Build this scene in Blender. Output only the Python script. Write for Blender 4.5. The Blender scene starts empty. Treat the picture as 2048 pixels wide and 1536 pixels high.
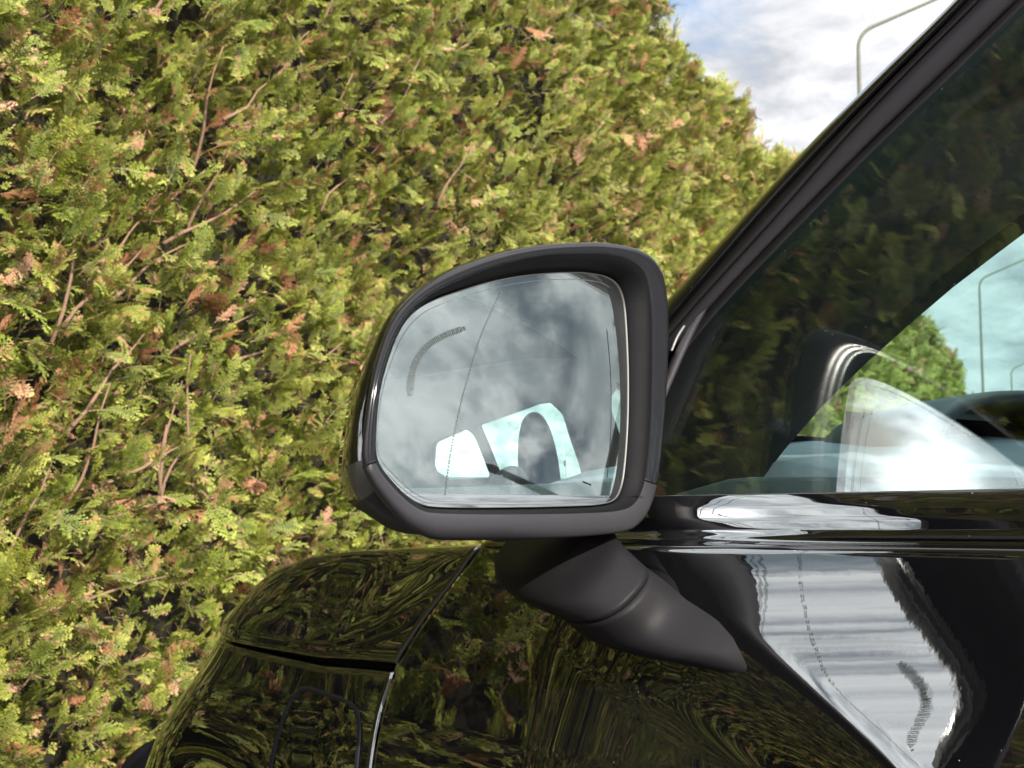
import bpy, bmesh, math, random
import numpy as np
from mathutils import Vector, Matrix, Euler
random.seed(7); rng = np.random.default_rng(11)
R = math.radians
scene = bpy.context.scene
COL = scene.collection

# ------------------------------------------------------------ camera
EYE = 1.08                       # eye height above the ground
F = 2730.0                       # focal length in pixels of the 2048 wide photograph
YAW = R(34.8); PITCH = math.atan(282 / F)
fw = Vector((math.sin(YAW) * math.cos(PITCH), math.cos(YAW) * math.cos(PITCH), math.sin(PITCH)))
rt = Vector((math.cos(YAW), -math.sin(YAW), 0)); up = rt.cross(fw)
cam_d = bpy.data.cameras.new('camera'); cam = bpy.data.objects.new('camera', cam_d); COL.objects.link(cam)
cam.matrix_world = Matrix(((rt.x, up.x, -fw.x, 0), (rt.y, up.y, -fw.y, 0), (rt.z, up.z, -fw.z, EYE), (0, 0, 0, 1)))
cam_d.sensor_width = 36; cam_d.lens = 36 * F / 2048; cam_d.clip_start = 0.02; cam_d.clip_end = 3000
cam_d.dof.use_dof = True; cam_d.dof.focus_distance = 0.90; cam_d.dof.aperture_fstop = 26
scene.camera = cam
C0 = Vector((0, 0, EYE))
def ray(px, py): return (fw + rt * ((px - 1024) / F) + up * ((768 - py) / F))
def hit(px, py, p0, n):
    d = ray(px, py); return C0 + d * ((p0 - C0).dot(n) / d.dot(n))

# ------------------------------------------------------------ sun, sky, exposure
SUN_AZ_VEC = Vector((-0.12, -0.89)); SUN_EL = R(27)
sd = Vector((SUN_AZ_VEC.x, SUN_AZ_VEC.y)).normalized() * math.cos(SUN_EL)
SUN = Vector((sd.x, sd.y, math.sin(SUN_EL)))
sl = bpy.data.lights.new('sun', 'SUN'); so = bpy.data.objects.new('sun', sl); COL.objects.link(so)
sl.energy = 5.0; sl.angle = R(0.53); sl.color = (1.0, 0.93, 0.82)
so.rotation_euler = SUN.to_track_quat('Z', 'Y').to_euler(); so.location = (0, 0, 20)
scene.view_settings.view_transform = 'Standard'; scene.view_settings.look = 'None'
scene.view_settings.exposure = 1.25; scene.view_settings.gamma = 1; scene.view_settings.use_curve_mapping = False
scene.cycles.use_denoising = True
scene.cycles.max_bounces = 14; scene.cycles.transparent_max_bounces = 24; scene.cycles.glossy_bounces = 8
scene.cycles.transmission_bounces = 8; scene.cycles.diffuse_bounces = 3
scene.cycles.sample_clamp_indirect = 6

class NT:
    def __init__(s, nt): s.nt = nt; nt.nodes.clear()
    def n(s, t, **k):
        o = s.nt.nodes.new(t)
        for a, v in k.items(): setattr(o, a, v)
        return o
    def l(s, a, b): s.nt.links.new(a, b)
    def math(s, op, a, b=None, c=None, clamp=False):
        m = s.n('ShaderNodeMath', operation=op); m.use_clamp = clamp
        for i, v in enumerate((a, b, c)):
            if v is None: continue
            if isinstance(v, (int, float)): m.inputs[i].default_value = v
            else: s.l(v, m.inputs[i])
        return m.outputs[0]
    def vmath(s, op, a, b=None):
        m = s.n('ShaderNodeVectorMath', operation=op)
        for i, v in enumerate((a, b)):
            if v is None: continue
            if isinstance(v, (tuple, list)): m.inputs[i].default_value = v
            else: s.l(v, m.inputs[i])
        return m
    def mix(s, f, a, b, blend='MIX'):
        m = s.n('ShaderNodeMix', data_type='RGBA', blend_type=blend)
        for i, v in ((0, f), (6, a), (7, b)):
            if isinstance(v, (int, float)): m.inputs[i].default_value = v
            elif isinstance(v, (tuple, list)): m.inputs[i].default_value = (*v, 1) if len(v) == 3 else v
            else: s.l(v, m.inputs[i])
        return m.outputs[2]
    def noise(s, vec, scale, detail=4, rough=.5, dist=0.0, typ=None):
        m = s.n('ShaderNodeTexNoise'); m.inputs['Scale'].default_value = scale; m.inputs['Detail'].default_value = detail
        m.inputs['Roughness'].default_value = rough; m.inputs['Distortion'].default_value = dist
        if vec is not None: s.l(vec, m.inputs['Vector'])
        return m.outputs['Fac']
    def ramp(s, f, stops):
        m = s.n('ShaderNodeValToRGB'); el = m.color_ramp.elements
        while len(el) < len(stops): el.new(0.5)
        for e, (p, c) in zip(el, stops): e.position = p; e.color = (*c, 1) if len(c) == 3 else c
        s.l(f, m.inputs[0]); return m.outputs[0]
    def maprange(s, v, a, b, c, d, smooth=False):
        m = s.n('ShaderNodeMapRange'); m.interpolation_type = 'SMOOTHSTEP' if smooth else 'LINEAR'
        s.l(v, m.inputs[0])
        for i, x in enumerate((a, b, c, d)): m.inputs[i + 1].default_value = x
        return m.outputs[0]

w = bpy.data.worlds.new('World'); scene.world = w; w.use_nodes = True
t = NT(w.node_tree)
tc = t.n('ShaderNodeTexCoord'); D = t.vmath('NORMALIZE', tc.outputs['Generated']).outputs[0]
sky = t.n('ShaderNodeTexSky', sky_type='NISHITA'); sky.sun_disc = False
sky.sun_elevation = SUN_EL; sky.sun_rotation = math.atan2(SUN.x, SUN.y); sky.air_density = 1.0; sky.dust_density = 1.0
sx = t.n('ShaderNodeSeparateXYZ'); t.l(D, sx.inputs[0])
zz = t.math('ADD', t.math('MAXIMUM', sx.outputs[2], 0.0), 0.22)
cb = t.n('ShaderNodeCombineXYZ')
t.l(t.math('DIVIDE', sx.outputs[0], zz), cb.inputs[0]); t.l(t.math('DIVIDE', sx.outputs[1], zz), cb.inputs[1])
SKY_OFF = (3.1, 7.7, 0.0)
cv = t.vmath('ADD', cb.outputs[0], SKY_OFF).outputs[0]
big = t.noise(cv, 1.3, 3, .5, .3); med = t.noise(cv, 3.3, 8, .56, .6); fine = t.noise(cv, 8.5, 8, .6, .4)
dens = t.math('ADD', t.math('MULTIPLY', big, .66), t.math('ADD', t.math('MULTIPLY', med, .26), t.math('MULTIPLY', fine, .08)))
cover = t.maprange(dens, .375, .48, 0, 1, True)
shade = t.maprange(t.math('ADD', t.math('MULTIPLY', med, .68), t.math('MULTIPLY', fine, .32)), .37, .63, 0, 1, True)
sdot = t.vmath('DOT_PRODUCT', D, tuple(SUN)).outputs[1]
s01 = t.math('MAXIMUM', sdot, 0.0)
glow = t.math('ADD', t.math('MULTIPLY', t.math('POWER', s01, .7), 4.2), t.math('MULTIPLY', t.math('POWER', s01, 160), 6.0))
bright = t.math('ADD', 1.0, glow)
ccol = t.mix(shade, (2.7, 2.85, 3.1), (6.0, 5.9, 6.0))
cl = t.vmath('SCALE', ccol); t.l(bright, cl.inputs[3])
skyc = t.mix(cover, sky.outputs[0], cl.outputs[0])
bg = t.n('ShaderNodeBackground'); bg.inputs[1].default_value = 0.09
t.l(skyc, bg.inputs[0]); wo = t.n('ShaderNodeOutputWorld'); t.l(bg.outputs[0], wo.inputs[0])

# ------------------------------------------------------------ materials
def mat(name):
    m = bpy.data.materials.new(name); m.use_nodes = True; return m, NT(m.node_tree)
def out(t, sh): o = t.n('ShaderNodeOutputMaterial'); t.l(sh, o.inputs[0])
def principled(t, color, rough, spec=.5, metal=0, coat=0, coat_r=.02, ior=1.5):
    p = t.n('ShaderNodeBsdfPrincipled')
    for k, v in (('Base Color', color), ('Roughness', rough)):
        if isinstance(v, (int, float)): p.inputs[k].default_value = v
        elif isinstance(v, (tuple, list)): p.inputs[k].default_value = (*v, 1)
        else: t.l(v, p.inputs[k])
    p.inputs['Specular IOR Level'].default_value = spec; p.inputs['Metallic'].default_value = metal
    p.inputs['Coat Weight'].default_value = coat; p.inputs['Coat Roughness'].default_value = coat_r
    p.inputs['IOR'].default_value = ior
    return p
def bump(t, h, strength, dist):
    b = t.n('ShaderNodeBump'); b.inputs['Strength'].default_value = strength; b.inputs['Distance'].default_value = dist
    t.l(h, b.inputs['Height']); return b.outputs[0]
def wpos(t): return t.n('ShaderNodeNewGeometry').outputs['Position']

def simple(name, color, rough, spec=.5, ior=1.5, coat=0, grain=None, gs=.3, gd=.0002, var=.12):
    m, t = mat(name); pos = wpos(t)
    nz = t.noise(pos, 60, 5, .6)
    c2 = tuple(c * (1 + var) for c in color); c1 = tuple(c * (1 - var) for c in color)
    col = t.mix(nz, c1, c2)
    rr = t.maprange(t.noise(pos, 25, 4, .6), .3, .7, max(0, rough - .04), rough + .05)
    p = principled(t, col, rr, spec, 0, coat, .03, ior)
    if grain: t.l(bump(t, t.noise(pos, grain, 3, .6), gs, gd), p.inputs['Normal'])
    out(t, p.outputs[0]); return m

M = {}
def paint():
    m, t = mat('black_gloss_paint'); pos = wpos(t)
    mp = t.n('ShaderNodeMapping'); mp.inputs['Scale'].default_value = (1, 1, 1); t.l(pos, mp.inputs[0])
    h = t.math('ADD', t.noise(mp.outputs[0], 150, 2, .5), t.math('MULTIPLY', t.noise(mp.outputs[0], 38, 2, .5), 2.0))
    # sparse dust specks lie on the paint
    v = t.n('ShaderNodeTexVoronoi'); v.inputs['Scale'].default_value = 170; t.l(pos, v.inputs['Vector'])
    rnd = t.n('ShaderNodeSeparateColor'); t.l(v.outputs['Color'], rnd.inputs[0])
    speck = t.math('MULTIPLY', t.math('LESS_THAN', v.outputs['Distance'], .055), t.math('GREATER_THAN', rnd.outputs[0], .90))
    col = t.mix(speck, (.0022, .0022, .0026), (.22, .2, .17))
    p = principled(t, col, t.math('MULTIPLY_ADD', speck, .6, .012), .5, 0, 1.0, .0, 1.75)
    b = bump(t, h, .05, .00012); t.l(b, p.inputs['Normal']); t.l(b, p.inputs['Coat Normal'])
    out(t, p.outputs[0]); return m
M['paint'] = paint()
M['gloss'] = simple('gloss_black_trim', (.010, .010, .0115), .13, .12, 1.5, 0)
M['satin'] = simple('satin_black_plastic', (.021, .020, .023), .42, .22, 1.5, 0, 2600, .35, .00015)
M['matte'] = simple('matte_black_plastic', (.004, .004, .0045), .6, .05, 1.5, 0, 2400, .3, .00015)
M['rubber'] = simple('black_rubber', (.006, .006, .0065), .6, .4)
M['foot'] = simple('satin_black_foot', (.0065, .006, .0068), .5, .09, 1.5, 0, 2800, .3, .00012)
M['trim_grey'] = simple('dark_grey_trim', (.045, .042, .047), .42, .5, 1.5, 0, 2000, .3, .0001)
M['inner'] = simple('dark_cabin_trim', (.006, .0063, .0066), .75, .25)
M['leather'] = simple('dark_leather', (.05, .062, .066), .5, .4, 1.5, 0, 900, .8, .0006)
M['dash'] = simple('dash_soft_skin', (.12, .145, .17), .55, .4, 1.5, 0, 1500, .4, .0002)
M['wheelskin'] = simple('steering_leather', (.05, .056, .062), .5, .4, 1.5, 0, 900, .5, .0003)
M['shut'] = simple('panel_gap_black', (.0015, .0015, .0015), .9, .1)
M['mark'] = simple('etched_grey_mark', (.05, .06, .06), .5, .3)
M['lens'] = simple('smoked_lamp_lens', (.035, .033, .026), .08, .5, 1.55, .5)
M['chrome'] = simple('bright_edge_clip', (.35, .35, .34), .25, .5)

def glass(name, tint, r0):
    m, t = mat(name)
    lw = t.n('ShaderNodeLayerWeight'); lw.inputs[0].default_value = .5
    f5 = t.math('POWER', lw.outputs['Facing'], 5.0)
    fac = t.math('MULTIPLY_ADD', f5, 1 - r0, r0, True)
    tr = t.n('ShaderNodeBsdfTransparent'); tr.inputs[0].default_value = (*tint, 1)
    gl = t.n('ShaderNodeBsdfGlossy'); gl.inputs['Roughness'].default_value = 0.0
    mx = t.n('ShaderNodeMixShader'); t.l(fac, mx.inputs[0]); t.l(tr.outputs[0], mx.inputs[1]); t.l(gl.outputs[0], mx.inputs[2])
    # a thin film of dust
    pos = wpos(t); v = t.n('ShaderNodeTexVoronoi'); v.inputs['Scale'].default_value = 150; t.l(pos, v.inputs['Vector'])
    rnd = t.n('ShaderNodeSeparateColor'); t.l(v.outputs['Color'], rnd.inputs[0])
    sp = t.math('MULTIPLY', t.math('LESS_THAN', v.outputs['Distance'], .05), t.math('GREATER_THAN', rnd.outputs[0], .90))
    df = t.n('ShaderNodeBsdfDiffuse'); df.inputs[0].default_value = (.3, .29, .26, 1)
    m2 = t.n('ShaderNodeMixShader'); t.l(t.math('MULTIPLY', sp, .7), m2.inputs[0]); t.l(mx.outputs[0], m2.inputs[1]); t.l(df.outputs[0], m2.inputs[2])
    out(t, m2.outputs[0]); return m
M['side_glass'] = glass('tinted_side_glass', (.90, .965, .95), .085)
M['screen_glass'] = glass('tinted_windscreen_glass', (.74, .98, .96), .03)
M['far_glass'] = glass('far_side_glass', (.70, .80, .75), .03)
def mirror():
    m, t = mat('mirror_silver')
    gl = t.n('ShaderNodeBsdfGlossy'); gl.inputs['Roughness'].default_value = 0.0
    gl.inputs[0].default_value = (.86, .91, .90, 1)
    df = t.n('ShaderNodeBsdfDiffuse'); df.inputs[0].default_value = (.25, .27, .26, 1)
    pos = wpos(t); v = t.n('ShaderNodeTexVoronoi'); v.inputs['Scale'].default_value = 220; t.l(pos, v.inputs['Vector'])
    rnd = t.n('ShaderNodeSeparateColor'); t.l(v.outputs['Color'], rnd.inputs[0])
    sp = t.math('MULTIPLY', t.math('LESS_THAN', v.outputs['Distance'], .06), t.math('GREATER_THAN', rnd.outputs[0], .88))
    film = t.maprange(t.noise(pos, 30, 4, .6), .3, .75, .01, .035)
    mx = t.n('ShaderNodeMixShader'); t.l(t.math('MULTIPLY_ADD', sp, .35, film), mx.inputs[0])
    t.l(gl.outputs[0], mx.inputs[1]); t.l(df.outputs[0], mx.inputs[2]); out(t, mx.outputs[0]); return m
M['mirror'] = mirror()

def foliage(name, far=False):
    m, t = mat(name)
    at = t.n('ShaderNodeAttribute', attribute_name='tip'); tip = at.outputs['Fac']
    oi = t.n('ShaderNodeObjectInfo'); rn = oi.outputs['Random']
    pos = wpos(t); big = t.noise(pos, 1.6, 3, .6); med = t.noise(pos, 7.0, 3, .6)
    g1 = t.ramp(rn, [(0, (.024, .046, .010)), (.3, (.050, .084, .013)), (.6, (.088, .122, .016)), (.82, (.165, .18, .020)), (1, (.080, .115, .026))])
    g2 = t.mix(t.maprange(t.math('ADD', med, t.math('MULTIPLY', big, .6)), .55, 1.05, 0, .5), g1, (.14, .16, .028))
    tipc = t.mix(t.math('FRACT', t.math('MULTIPLY', rn, 37.0)), (.30, .355, .036), (.52, .50, .11))
    c = t.mix(t.math('MULTIPLY', t.math('POWER', tip, 1.6), .85), g2, tipc)
    br = t.ramp(t.math('FRACT', t.math('MULTIPLY', rn, 91.7)), [(0, (.20, .08, .03)), (.5, (.38, .18, .095)), (1, (.44, .27, .17))])
    loc_ = t.noise(pos, 26, 3, .6); loc2 = t.noise(pos, 4.0, 2, .5)
    whole = t.math('LESS_THAN', t.math('FRACT', t.math('MULTIPLY', rn, 13.37)), t.maprange(med, .4, .65, .03, .08))
    isb = t.math('MAXIMUM', whole, t.math('MULTIPLY', t.maprange(t.math('ADD', t.math('ADD', loc_, t.math('MULTIPLY', loc2, .35)), t.math('MULTIPLY', tip, .09)), .80, .86, 0, 1), .85))
    c = t.mix(isb, c, br)
    st = t.n('ShaderNodeAttribute', attribute_name='stem').outputs['Fac']
    c = t.mix(st, c, t.mix(t.noise(pos, 90, 2), (.13, .075, .045), (.30, .19, .12)))
    p = principled(t, c, .48, .35)
    tl = t.n('ShaderNodeBsdfTranslucent'); t.l(c, tl.inputs[0])
    mx = t.n('ShaderNodeMixShader'); mx.inputs[0].default_value = .28
    t.l(p.outputs[0], mx.inputs[1]); t.l(tl.outputs[0], mx.inputs[2]); out(t, mx.outputs[0]); return m
M['leaf'] = foliage('conifer_leaf')
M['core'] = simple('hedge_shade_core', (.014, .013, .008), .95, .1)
M['bark'] = simple('bark', (.16, .10, .065), .85, .2, grain=200, gs=.8, gd=.002)

# ------------------------------------------------------------ mesh helpers
def obj(name, verts, faces, m, parent=None, smooth=True, subs=0, label=None):
    me = bpy.data.meshes.new(name); me.from_pydata([tuple(v) for v in verts], [], faces); me.validate()
    if smooth: me.polygons.foreach_set('use_smooth', [True] * len(me.polygons))
    me.materials.append(m); me.update()
    o = bpy.data.objects.new(name, me); COL.objects.link(o)
    if parent: o.parent = parent
    if label: o['label'] = label
    return o
def fix_normals(o):
    bm = bmesh.new(); bm.from_mesh(o.data); bmesh.ops.recalc_face_normals(bm, faces=bm.faces); bm.to_mesh(o.data); bm.free()
    return o
def empty(name, loc, label=None, cat=None, group=None, parent=None):
    o = bpy.data.objects.new(name, None); COL.objects.link(o); o.location = loc; o.empty_display_size = .1
    if parent: o.parent = parent
    if label: o['label'] = label
    if cat: o['category'] = cat
    if group: o['group'] = group
    return o
def grid_faces(nu, nv, cu=False, cv=False, off=0):
    f = []
    for i in range(nu if cu else nu - 1):
        for j in range(nv if cv else nv - 1):
            a = i * nv + j; b = ((i + 1) % nu) * nv + j; c = ((i + 1) % nu) * nv + (j + 1) % nv; d = i * nv + (j + 1) % nv
            f.append((a + off, b + off, c + off, d + off))
    return f
def tube(path, radii, n=10, off=0):
    vs, fs = [], []; path = [Vector(p) for p in path]; m = len(path)
    if isinstance(radii, (int, float)): radii = [radii] * m
    ref = Vector((0.13, .31, .94))
    for i, p in enumerate(path):
        d = (path[min(i + 1, m - 1)] - path[max(i - 1, 0)]).normalized()
        s = d.cross(ref)
        if s.length < 1e-3: s = d.cross(Vector((1, 0, 0)))
        s.normalize(); q = s.cross(d)
        for k in range(n):
            a = 2 * math.pi * k / n; vs.append(p + (s * math.cos(a) + q * math.sin(a)) * radii[i])
    fs = grid_faces(m, n, False, True, off)
    fs.append(tuple(off + k for k in range(n))); fs.append(tuple(off + (m - 1) * n + k for k in reversed(range(n))))
    return vs, fs
def catmull(pts, per=8, closed=False):
    P = [Vector(p) for p in pts]; n = len(P); r = []
    for i in range(n if closed else n - 1):
        p0 = P[(i - 1) % n] if closed or i > 0 else P[0] * 2 - P[1]
        p1 = P[i]; p2 = P[(i + 1) % n]
        p3 = P[(i + 2) % n] if closed or i + 2 < n else P[-1] * 2 - P[-2]
        for k in range(per):
            u = k / per
            r.append(.5 * ((2 * p1) + (p2 - p0) * u + (2 * p0 - 5 * p1 + 4 * p2 - p3) * u * u + (3 * p1 - p0 - 3 * p2 + p3) * u ** 3))
    if not closed: r.append(P[-1])
    return r
def prism(name, poly, back, m, parent, smooth=False, bev=0):
    """closed slab: front polygon and the same polygon moved by the vector back"""
    n = len(poly); vs = [Vector(p) for p in poly] + [Vector(p) + Vector(back) for p in poly]
    fs = [tuple(range(n)), tuple(reversed(range(n, 2 * n)))] + [(i, i + n, (i + 1) % n + n, (i + 1) % n) for i in range(n)]
    o = fix_normals(obj(name, vs, fs, m, parent, smooth))
    if bev:
        b = o.modifiers.new('b', 'BEVEL'); b.width = bev; b.segments = 3; b.limit_method = 'ANGLE'
    return o
def box(name, c, s, m, parent=None, rz=0, bev=0):
    vs = [Vector(((i & 1) - .5, ((i >> 1) & 1) - .5, (i >> 2) - .5)) for i in range(8)]
    q = Matrix.Rotation(rz, 3, 'Z'); vs = [q @ Vector((v.x * s[0], v.y * s[1], v.z * s[2])) + Vector(c) for v in vs]
    o = fix_normals(obj(name, vs, [(0, 1, 3, 2), (4, 6, 7, 5), (0, 4, 5, 1), (2, 3, 7, 6), (0, 2, 6, 4), (1, 5, 7, 3)], m, parent, False))
    if bev:
        b = o.modifiers.new('b', 'BEVEL'); b.width = bev; b.segments = 3
    return o

# ------------------------------------------------------------ ground
def ground_mat():
    m, t = mat('asphalt'); pos = wpos(t)
    c = t.mix(t.noise(pos, 3, 6, .6), (.04, .04, .042), (.062, .06, .058)); c = t.mix(t.noise(pos, 300, 2, .6), c, (.075, .073, .07))
    p = principled(t, c, .85, .3); t.l(bump(t, t.noise(pos, 250, 3, .7), .6, .003), p.inputs['Normal']); out(t, p.outputs[0]); return m
g = obj('ground', [(-900, -900, 0), (900, -900, 0), (900, 900, 0), (-900, 900, 0)], [(0, 1, 2, 3)], ground_mat()); g['kind'] = 'structure'

# ------------------------------------------------------------ hedge
HD = Vector((math.sin(R(58.8)), math.cos(R(58.8)), 0)); HN = Vector((HD.y, -HD.x, 0)); HB = -HN * 1.545
def smooth0(a, b, x):
    u = min(1., max(0., (x - a) / (b - a))); return u * u * (3 - 2 * u)
def top_h(s):
    h = 3.04 + .05 * math.sin(s * 1.7) + .035 * math.sin(s * 4.1 + 1) + .02 * math.sin(s * 9.3)
    if s < -1.1: h -= 1.05 * smooth0(-1.05, -1.25, s)
    if s > 12.3: h -= .30
    if s > 15.6: h -= .28
    if s > 17.6: h -= .25
    return h
def bulge(s, z): return .05 * math.sin(s * 1.3 + z * 1.1) + .035 * math.sin(s * 3.7 - z * 2.9 + 1) + .02 * math.sin(z * 7.1 + s * 6)
def hpos(s, z, d): return HB + HD * s + HN * (bulge(s, z) + d) + Vector((0, 0, z))

def spray_mesh(name, L, seed, sparse=0.0, twig=False):
    r = random.Random(seed); vs, fs, tip, stem = [], [], [], []
    def blade(p, d, nrm, ln, wd, t0, t1, s=0.0):
        d = d.normalized(); side = d.cross(nrm).normalized(); b = len(vs)
        vs.extend([p - side * wd * .32, p + side * wd * .32, p + d * ln * .62 + side * wd * .5 + nrm * wd * .12, p + d * ln * .62 - side * wd * .5 + nrm * wd * .12,
                   p + d * ln, p + d * ln * .45 + nrm * wd * .42])
        fs.extend([(b, b + 1, b + 5), (b + 1, b + 2, b + 5), (b + 2, b + 4, b + 5), (b + 4, b + 3, b + 5), (b + 3, b, b + 5)])
        tip.extend([t0, t0, (t0 + t1) / 2, (t0 + t1) / 2, t1, (t0 + t1) / 2]); stem.extend([s] * 6)
    n0 = Vector((0, 0, 1)); p = Vector((0, 0, 0)); d = Vector((0, 1, 0)); step = L / 15
    curl = r.uniform(-.9, .9); droop = r.uniform(-1.2, .8)
    for i in range(16):
        u = i / 15; d = (Matrix.Rotation(curl * step / L, 3, 'Z') @ d); d = (Matrix.Rotation(droop * step / L, 3, 'X') @ d).normalized()
        nrm = d.cross(Vector((1, 0, 0))).normalized() * -1
        if nrm.z < 0: nrm = -nrm
        blade(p, d, nrm, step * 1.35, .0036 * (1.2 - u * .7), u * .35, u * .5, 1.0 if (u < .45 or twig) else 0.0)
        ps = p + d * step * .3; p = p + d * step
        if u < .12 or twig and r.random() < .6: continue
        for sgn in ((1, -1) if i % 2 else (-1, 1)):
            if r.random() < .08 + sparse: continue
            prof = math.sin(math.pi * min(1, (u * .86 + .16))) ** .7
            sl_ = L * .30 * prof * r.uniform(.75, 1.15)
            ang = R(r.uniform(38, 56)) * sgn
            sd_ = (Matrix.Rotation(-ang, 3, nrm) @ d); sd_ = (sd_ + nrm * r.uniform(-.25, .18)).normalized()
            nseg = max(2, int(sl_ / .0085)); q = ps.copy(); ss = sl_ / nseg; bend = r.uniform(-.22, .1) * sgn
            for k in range(nseg):
                v = (k + 1) / nseg
                sd_ = (Matrix.Rotation(bend / nseg * 3 * -1, 3, nrm) @ sd_).normalized(); sd_ = (sd_ + Vector((0, 0, -.03))).normalized()
                tt = .25 * u + .75 * v * (.45 + .55 * u)
                blade(q, sd_, nrm, ss * 1.45, .0031, tt * .7, tt, 0)
                if k < nseg - 1 or True:
                    for s2 in (1, -1):
                        if r.random() < .12: continue
                        l2 = ss * (2.0 - 1.1 * v) * r.uniform(.7, 1.2)
                        blade(q + sd_ * ss * .4, Matrix.Rotation(-R(r.uniform(35, 50)) * s2, 3, nrm) @ sd_, nrm, l2, .0029, tt * .8, min(1, tt + .3), 0)
                q = q + sd_ * ss
    me = bpy.data.meshes.new(name); me.from_pydata([tuple(v) for v in vs], [], fs)
    a = me.attributes.new('tip', 'FLOAT', 'POINT'); a.data.foreach_set('value', tip)
    a = me.attributes.new('stem', 'FLOAT', 'POINT'); a.data.foreach_set('value', stem)
    me.materials.append(M['leaf']); me.update(); return me
SPR = [spray_mesh('leaf_spray', L, i * 7 + 3, sp, tw) for i, (L, sp, tw) in enumerate(
    [(.15, 0, 0), (.13, .05, 0), (.17, .1, 0), (.11, 0, 0), (.14, .15, 0), (.12, .1, 0), (.16, .05, 0), (.15, .3, 1), (.10, 0, 0), (.18, .35, 1)])]
def frame_quat(d, roll):
    q = d.to_track_quat('Y', 'Z'); return q @ Euler((0, roll, 0)).to_quaternion()
def spray_dir(r, topw=0.0):
    d = HN * r.uniform(.35, 1.0) + HD * r.gauss(0, .50) + Vector((0, 0, 1)) * (r.gauss(.42, .50))
    if topw: d += Vector((0, 0, topw))
    return d.normalized()

hedge = empty('conifer_hedge', HB + HD * 2, 'tall clipped green conifer hedge with browned tips, in front of the black car', 'hedge')
hedge_inv = -hedge.location
class Rnd(random.Random): pass
r = random.Random(5); pts = []
def add_zone(s0, s1, z0f, dens, scl, layers):
    n = int((s1 - s0) * 3.05 * dens)
    for _ in range(n):
        s = r.uniform(s0, s1); th = top_h(s); z = r.uniform(z0f, th)
        if s < -2.5 or True:
            cl = math.sin(s * 5.1 + z * 3.3) * math.sin(z * 6.7 - s * 2.1)
        d = r.choice(layers) + r.gauss(0, .02) + .042 * cl
        dr = spray_dir(r); sc = scl * r.uniform(.65, 1.2)
        p = hpos(s, z, d) - dr * .08 * sc
        pts.append((p, frame_quat(dr, r.uniform(-1.1, 1.1) + (math.pi if r.random() < .12 else 0)), sc, r.randrange(len(SPR))))
add_zone(-4.0, -1.1, .1, 420, 1.0, (0, -.06, -.12))
add_zone(-1.15, 4.2, .3, 1600, .57, (.0, -.03, -.07, -.12))
add_zone(4.2, 10, .6, 1000, .78, (0, -.05, -.1))
add_zone(10, 19.3, .8, 420, 1.1, (0, -.06, -.12))
# top and far end
for _ in range(9000):
    s = r.uniform(-4.0, 19.3); dd = r.uniform(-.9, .04); dr = (Vector((0, 0, 1)) * r.uniform(.6, 1.1) + HD * r.gauss(0, .5) + HN * r.gauss(.1, .5)).normalized()
    sc = r.uniform(.8, 1.5); z = top_h(s) + .04 - .1 * (max(0, dd + .12) / .16) ** 2 + (r.uniform(0, .06) if r.random() < .1 else 0)
    pts.append((HB + HD * s + HN * (bulge(s, z) + dd) + Vector((0, 0, z)) - dr * .08 * sc, frame_quat(dr, r.uniform(-3, 3)), sc, r.randrange(len(SPR))))
for s_end, z0, z1 in ((-1.15, 1.9, 3.05), (-4.0, .2, 2.0), (12.3, 2.6, 3.05), (15.6, 2.3, 2.75), (17.6, 2, 2.5), (19.3, .5, 2.25)):
    for _ in range(220):
        dd = r.uniform(-.9, .0); dr = (HD * (-1 if s_end < 0 else 1) + Vector((0, 0, r.uniform(-.2, 1))) + HN * r.gauss(0, .4)).normalized()
        z = r.uniform(z0, z1); pts.append((HB + HD * (s_end + r.uniform(-.1, .03)) + HN * dd + Vector((0, 0, z)), frame_quat(dr, r.uniform(-3, 3)), 1.4, r.randrange(len(SPR))))
# the 300 nearest proud sprays are single pieces of the hedge
near = []
while len(near) < 300:
    px_, py_ = r.uniform(-20, 1000), r.uniform(-20, 1450)
    q = hit(px_, py_, HB, HN); s = (q - HB).dot(HD)
    if px_ > 700 and py_ > 480: continue
    near.append((s, q.z))
for s, z in near:
    dr = spray_dir(r); sc = r.uniform(.45, .85); o = bpy.data.objects.new('leaf_spray', SPR[r.choice((0, 1, 2, 3, 4, 5, 6, 8))])
    COL.objects.link(o); o.parent = hedge; o.rotation_mode = 'QUATERNION'; o.rotation_quaternion = frame_quat(dr, r.uniform(-.9, .9))
    o.location = hpos(s, z, .03) - dr * .07 * sc - hedge.location; o.scale = (sc, sc, sc)
vc = bpy.data.collections.new('spray_variants')
for i, me in enumerate(SPR):
    o = bpy.data.objects.new('variant_%02d' % i, me); vc.objects.link(o)
me = bpy.data.meshes.new('foliage'); me.from_pydata([tuple(p - hedge.location) for p, *_ in pts], [], [])
a = me.attributes.new('rot', 'FLOAT_VECTOR', 'POINT'); a.data.foreach_set('vector', [c for _, q, _, _ in pts for c in q.to_euler()])
a = me.attributes.new('scl', 'FLOAT', 'POINT'); a.data.foreach_set('value', [s for _, _, s, _ in pts])
a = me.attributes.new('vid', 'INT', 'POINT'); a.data.foreach_set('value', [v for *_, v in pts])
fo = bpy.data.objects.new('foliage', me); COL.objects.link(fo); fo.parent = hedge; fo['kind'] = 'stuff'
ng = bpy.data.node_groups.new('scatter', 'GeometryNodeTree')
ng.interface.new_socket('Geometry', in_out='INPUT', socket_type='NodeSocketGeometry'); ng.interface.new_socket('Geometry', in_out='OUTPUT', socket_type='NodeSocketGeometry')
gi = ng.nodes.new('NodeGroupInput'); go = ng.nodes.new('NodeGroupOutput'); ip = ng.nodes.new('GeometryNodeInstanceOnPoints')
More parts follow.
